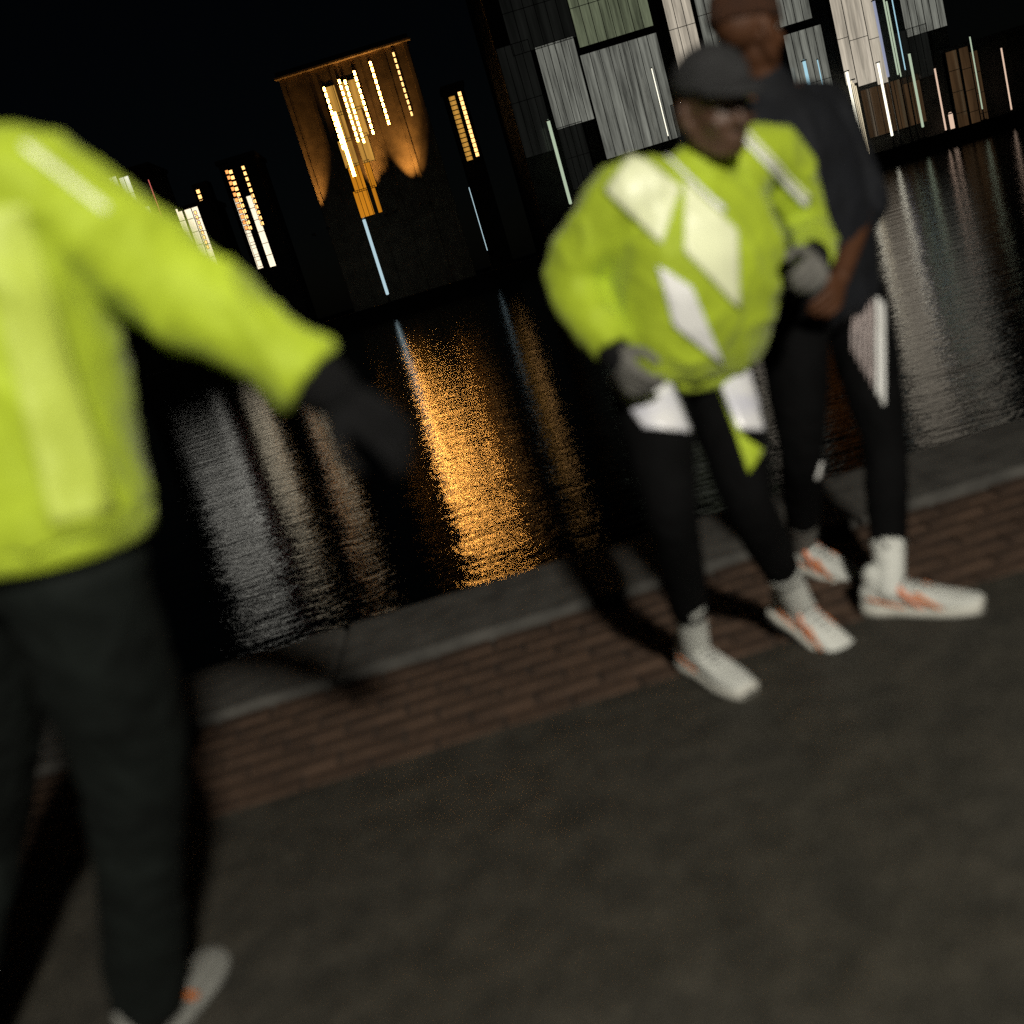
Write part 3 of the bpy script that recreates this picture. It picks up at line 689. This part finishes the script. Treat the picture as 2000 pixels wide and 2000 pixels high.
# cap with a short peak
bm = bmesh.new()
hf = V((.25, -.95, -.28)).normalized(); hup = (V((.12, -.2, 1)) - hf * V((.12, -.2, 1)).dot(hf)).normalized()
rs = []
for z, rx, ry in ((.030, .083, .104), (.05, .084, .105), (.085, .075, .094), (.112, .052, .066), (.128, .02, .026)):
    rs.append([P(rx * math.cos(q), -.012 + ry * math.sin(q), z) for q in (2 * math.pi * i / 24 for i in range(24))])
rings(bm, rs); cap = obj('cap', bm, M['charcoal'], p1, True)
bm = bmesh.new(); top, botm = [], []
for i in range(9):
    q = math.pi * (i + 1.2) / 10.4
    top.append((P(.078 * math.cos(q), .0 + .094 * math.sin(q), .042), P(.072 * math.cos(q), .03 + .125 * math.sin(q), .030)))
a_ = [bm.verts.new(t[0]) for t in top]; b_ = [bm.verts.new(t[1]) for t in top]
for i in range(8): bm.faces.new((a_[i], a_[i + 1], b_[i + 1], b_[i]))
pk = link('peak', mesh_of(bm, 'peak', M['charcoal'], True), cap)
md = pk.modifiers.new('s', 'SOLIDIFY'); md.thickness = .005
tj, tl = Tree([jk]), Tree([lg])
RP = 'reflective_panel'
patch(RP, p1, tj, ((1236, 296), (1330, 366), (1292, 478), (1181, 372)), M['silver_lime'])
patch(RP, p1, tj, ((1336, 352), (1440, 450), (1444, 606), (1336, 490)), M['silver_lime'])
patch(RP, p1, tj, ((1285, 518), (1350, 560), (1414, 716), (1316, 636)), M['silver'])
patch('reflective_piping', p1, tj, ((1298, 308), (1304, 306), (1416, 408), (1412, 418)), M['silver'], 2, 16)
patch('reflective_piping', p1, tj, ((1436, 262), (1442, 256), (1580, 396), (1572, 408)), M['silver'], 2, 16)
patch('reflective_piping', p1, tj, ((1446, 252), (1452, 248), (1584, 386), (1580, 394)), M['silver_lime'], 2, 16)
patch('thigh_panel', p1, tl, ((1180, 728), (1300, 724), (1350, 845), (1258, 836)), M['holo'])
patch('thigh_panel', p1, tl, ((1400, 735), (1462, 722), (1498, 842), (1440, 838)), M['holo'])
patch('lime_thigh_panel', p1, tl, ((1405, 760), (1436, 845), (1490, 880), (1462, 925)), M['lime'])

# ---- person in dark clothing behind
J = dict(head=at(1462, 62, 2.92), neck=at(1500, 190, 2.98), pel=at(1600, 580, 3.02),
         shL=at(1385, 262, 2.90), shR=at(1612, 205, 3.08), elL=at(1330, 450, 2.98), wrL=at(1395, 500, 2.76), elR=at(1690, 400, 3.02), wrR=at(1640, 545, 2.80),
         hiL=at(1548, 612, 2.96), hiR=at(1662, 578, 3.06), knR=at(1728, 855, 2.90), anR=atz(1738, 1138, .09), knL=at(1565, 880, 2.90), anL=atz(1568, 1062, .10))
chk('dark', J)
fw = V((.55, -.83, 0))
p2 = tag(empty('person', (J['pel'].x, J['pel'].y, 0)), 'person running in dark navy top and rust beanie, half hidden behind the lime runner', 'person', 'runners on the quay')
toe2 = {'R': (V((.74, -.66, .02)), V((-.02, 0, 1))), 'L': (V((.5, -.8, -.1)), V((.1, -.2, 1)))}
dL, dR = (J['wrL'] - J['elL']), (J['wrR'] - J['elR'])
bod, P, Mx = body_mesh(p2, J, fw, M['skin2'], 1.0, V((.80, .45, -.12)), V((.05, 0, 1)), [('L', dL, V((-.8, -.2, .4)), 1, .8, .95), ('R', dR, V((.8, -.3, .3)), -1, .75, 1.0)], toe2, .0052)
jk = jacket_mesh(p2, J, fw, M['navy'], ((-.12, .17, .12), (-.04, .19, .14), (.15, .19, .145), (.45, .195, .15), (.7, .20, .148), (.88, .17, .12), (1.0, .075, .075)), [.075, .078, .07, .06], seed=3, sl_end=.15, name='top', cuff=False)
lg = legs_mesh(p2, J, fw, M['black'], [.10, .09, .064, .062, .050], seed=4, end=.76)
st2 = (((-.055, .062), (.03, .034), .009, M['orange']), ((.015, .092), (.075, .034), .012, M['salmon']), ((.065, .07), (.12, .034), .009, M['orange']))
for s in 'LR': shoe(p2, J['an' + s], toe2[s][0], toe2[s][1], (M['shoe_white'], M['sole']), st2, 1.15)
sock(p2, J, 'R', M['shoe_white'], .26); sock(p2, J, 'L', M['glove_grey'], .26)
bm = bmesh.new(); rs = []
for z, rx, ry in ((.022, .083, .105), (.045, .086, .108), (.048, .083, .104), (.085, .078, .098), (.118, .055, .07), (.138, .02, .026)):
    rs.append([P(rx * math.cos(q), -.012 + ry * math.sin(q), z) for q in (2 * math.pi * i / 24 for i in range(24))])
rings(bm, rs); obj('beanie', bm, M['rust'], p2, True)
tl = Tree([lg])
for k in range(7):
    x0 = 1662 + k * 9.5
    patch('reflective_strip', p2, tl, ((x0, 535 + k * 9), (x0 + (4.5 if k < 5 else 8), 538 + k * 9), (x0 + (6 if k < 5 else 9), 690 + k * 17), (x0 + 2, 688 + k * 17)), M['pinkish'] if k < 5 else M['silver'], 1, 14)
for x0, x1, y0, y1, m in ((1632, 1640, 835, 955, 'pinkish'), (1610, 1616, 880, 935, 'silver')):
    patch('reflective_strip', p2, tl, ((x0, y0), (x1, y0), (x1 - 14, y1), (x0 - 20, y1)), M[m], 2, 10)

# ---- near person at the left edge, in lime
J = dict(head=at(-215, 120, 1.58), neck=at(-140, 345, 1.56), pel=at(55, 1050, 1.58),
         shR=at(62, 360, 1.52), shL=at(-345, 480, 1.68), elR=at(335, 555, 1.58), wrR=at(648, 765, 1.56), elL=at(-480, 800, 1.60), wrL=at(-420, 1000, 1.74),
         hiR=at(135, 1095, 1.55), hiL=at(-45, 1150, 1.64), knR=at(262, 1490, 1.66), anR=atz(285, 1965, .09), knL=at(-40, 1640, 1.86), anL=at(-60, 1990, 1.62))
J['anL'] = V((J['knL'].x - .1, J['knL'].y - .25, .22))
chk('near', J)
fw = V((.38, .92, 0))
p0 = tag(empty('person', (J['pel'].x, J['pel'].y, 0)), 'nearest person at the left edge, lime jacket, arm out in a dark glove, dark trousers', 'person', 'runners on the quay')
toe0 = {'R': (V((.30, .95, 0)), V((0, 0, 1))), 'L': (V((.3, .75, -.6)), V((.2, .5, .8)))}
dR, dL = J['wrR'] - J['elR'], J['wrL'] - J['elL']
bod, P, Mx = body_mesh(p0, J, fw, M['skin'], 1.03, V((.45, .9, -.05)), V((0, 0, 1)), [('R', dR, V((.2, -.6, .7)), -1, .55, 1.05), ('L', dL, V((-.9, .2, .3)), 1, .7, 1.0)], toe0)
jk = jacket_mesh(p0, J, fw, M['lime'], ((.03, .20, .155), (.08, .208, .168), (.15, .20, .165), (.3, .195, .16), (.5, .20, .165), (.7, .205, .165), (.86, .185, .14), (1.0, .085, .085)), [.085, .09, .070, .060], seed=5, wr=.014, sl_end=.87)
lg = legs_mesh(p0, J, fw, M['trouser'], [.112, .108, .088, .08, .07], seed=6, name='trousers', wr=.007, end=.98)
glove(p0, J, 'R', dR, V((.2, -.6, .7)), -1, .4, M['glove_black'], 1.05); glove(p0, J, 'L', dL, V((-.9, .2, .3)), 1, .7, M['glove_black'])
st0 = (((-.06, .075), (-.02, .036), .010, M['orange']), ((.03, .085), (.08, .034), .009, M['orange']))
for s in 'LR': shoe(p0, J['an' + s], toe0[s][0], toe0[s][1], (M['shoe_grey'], M['shoe_grey']), st0, 1.12)
bm = bmesh.new(); rs = []
for z, rx, ry, oy in ((-.075, .05, .05, -.05), (-.03, .080, .085, -.032), (.04, .084, .102, -.016), (.085, .078, .095, -.012), (.115, .055, .07, -.012), (.132, .02, .026, -.012)):
    rs.append([P(rx * math.cos(q), oy + ry * math.sin(q) * (.55 if math.sin(q) > 0 and z < .0 else 1), z) for q in (2 * math.pi * i / 24 for i in range(24))])
rings(bm, rs); obj('hair', bm, M['hair'], p0, True)
tj = Tree([jk])
patch('side_panel', p0, tj, ((-60, 400), (50, 400), (228, 1000), (100, 1030)), M['pale_lime'], 10, 30, .002)
patch('reflective_piping', p0, tj, ((40, 290), (52, 282), (212, 408), (204, 418)), M['silver_lime'], 2, 16)
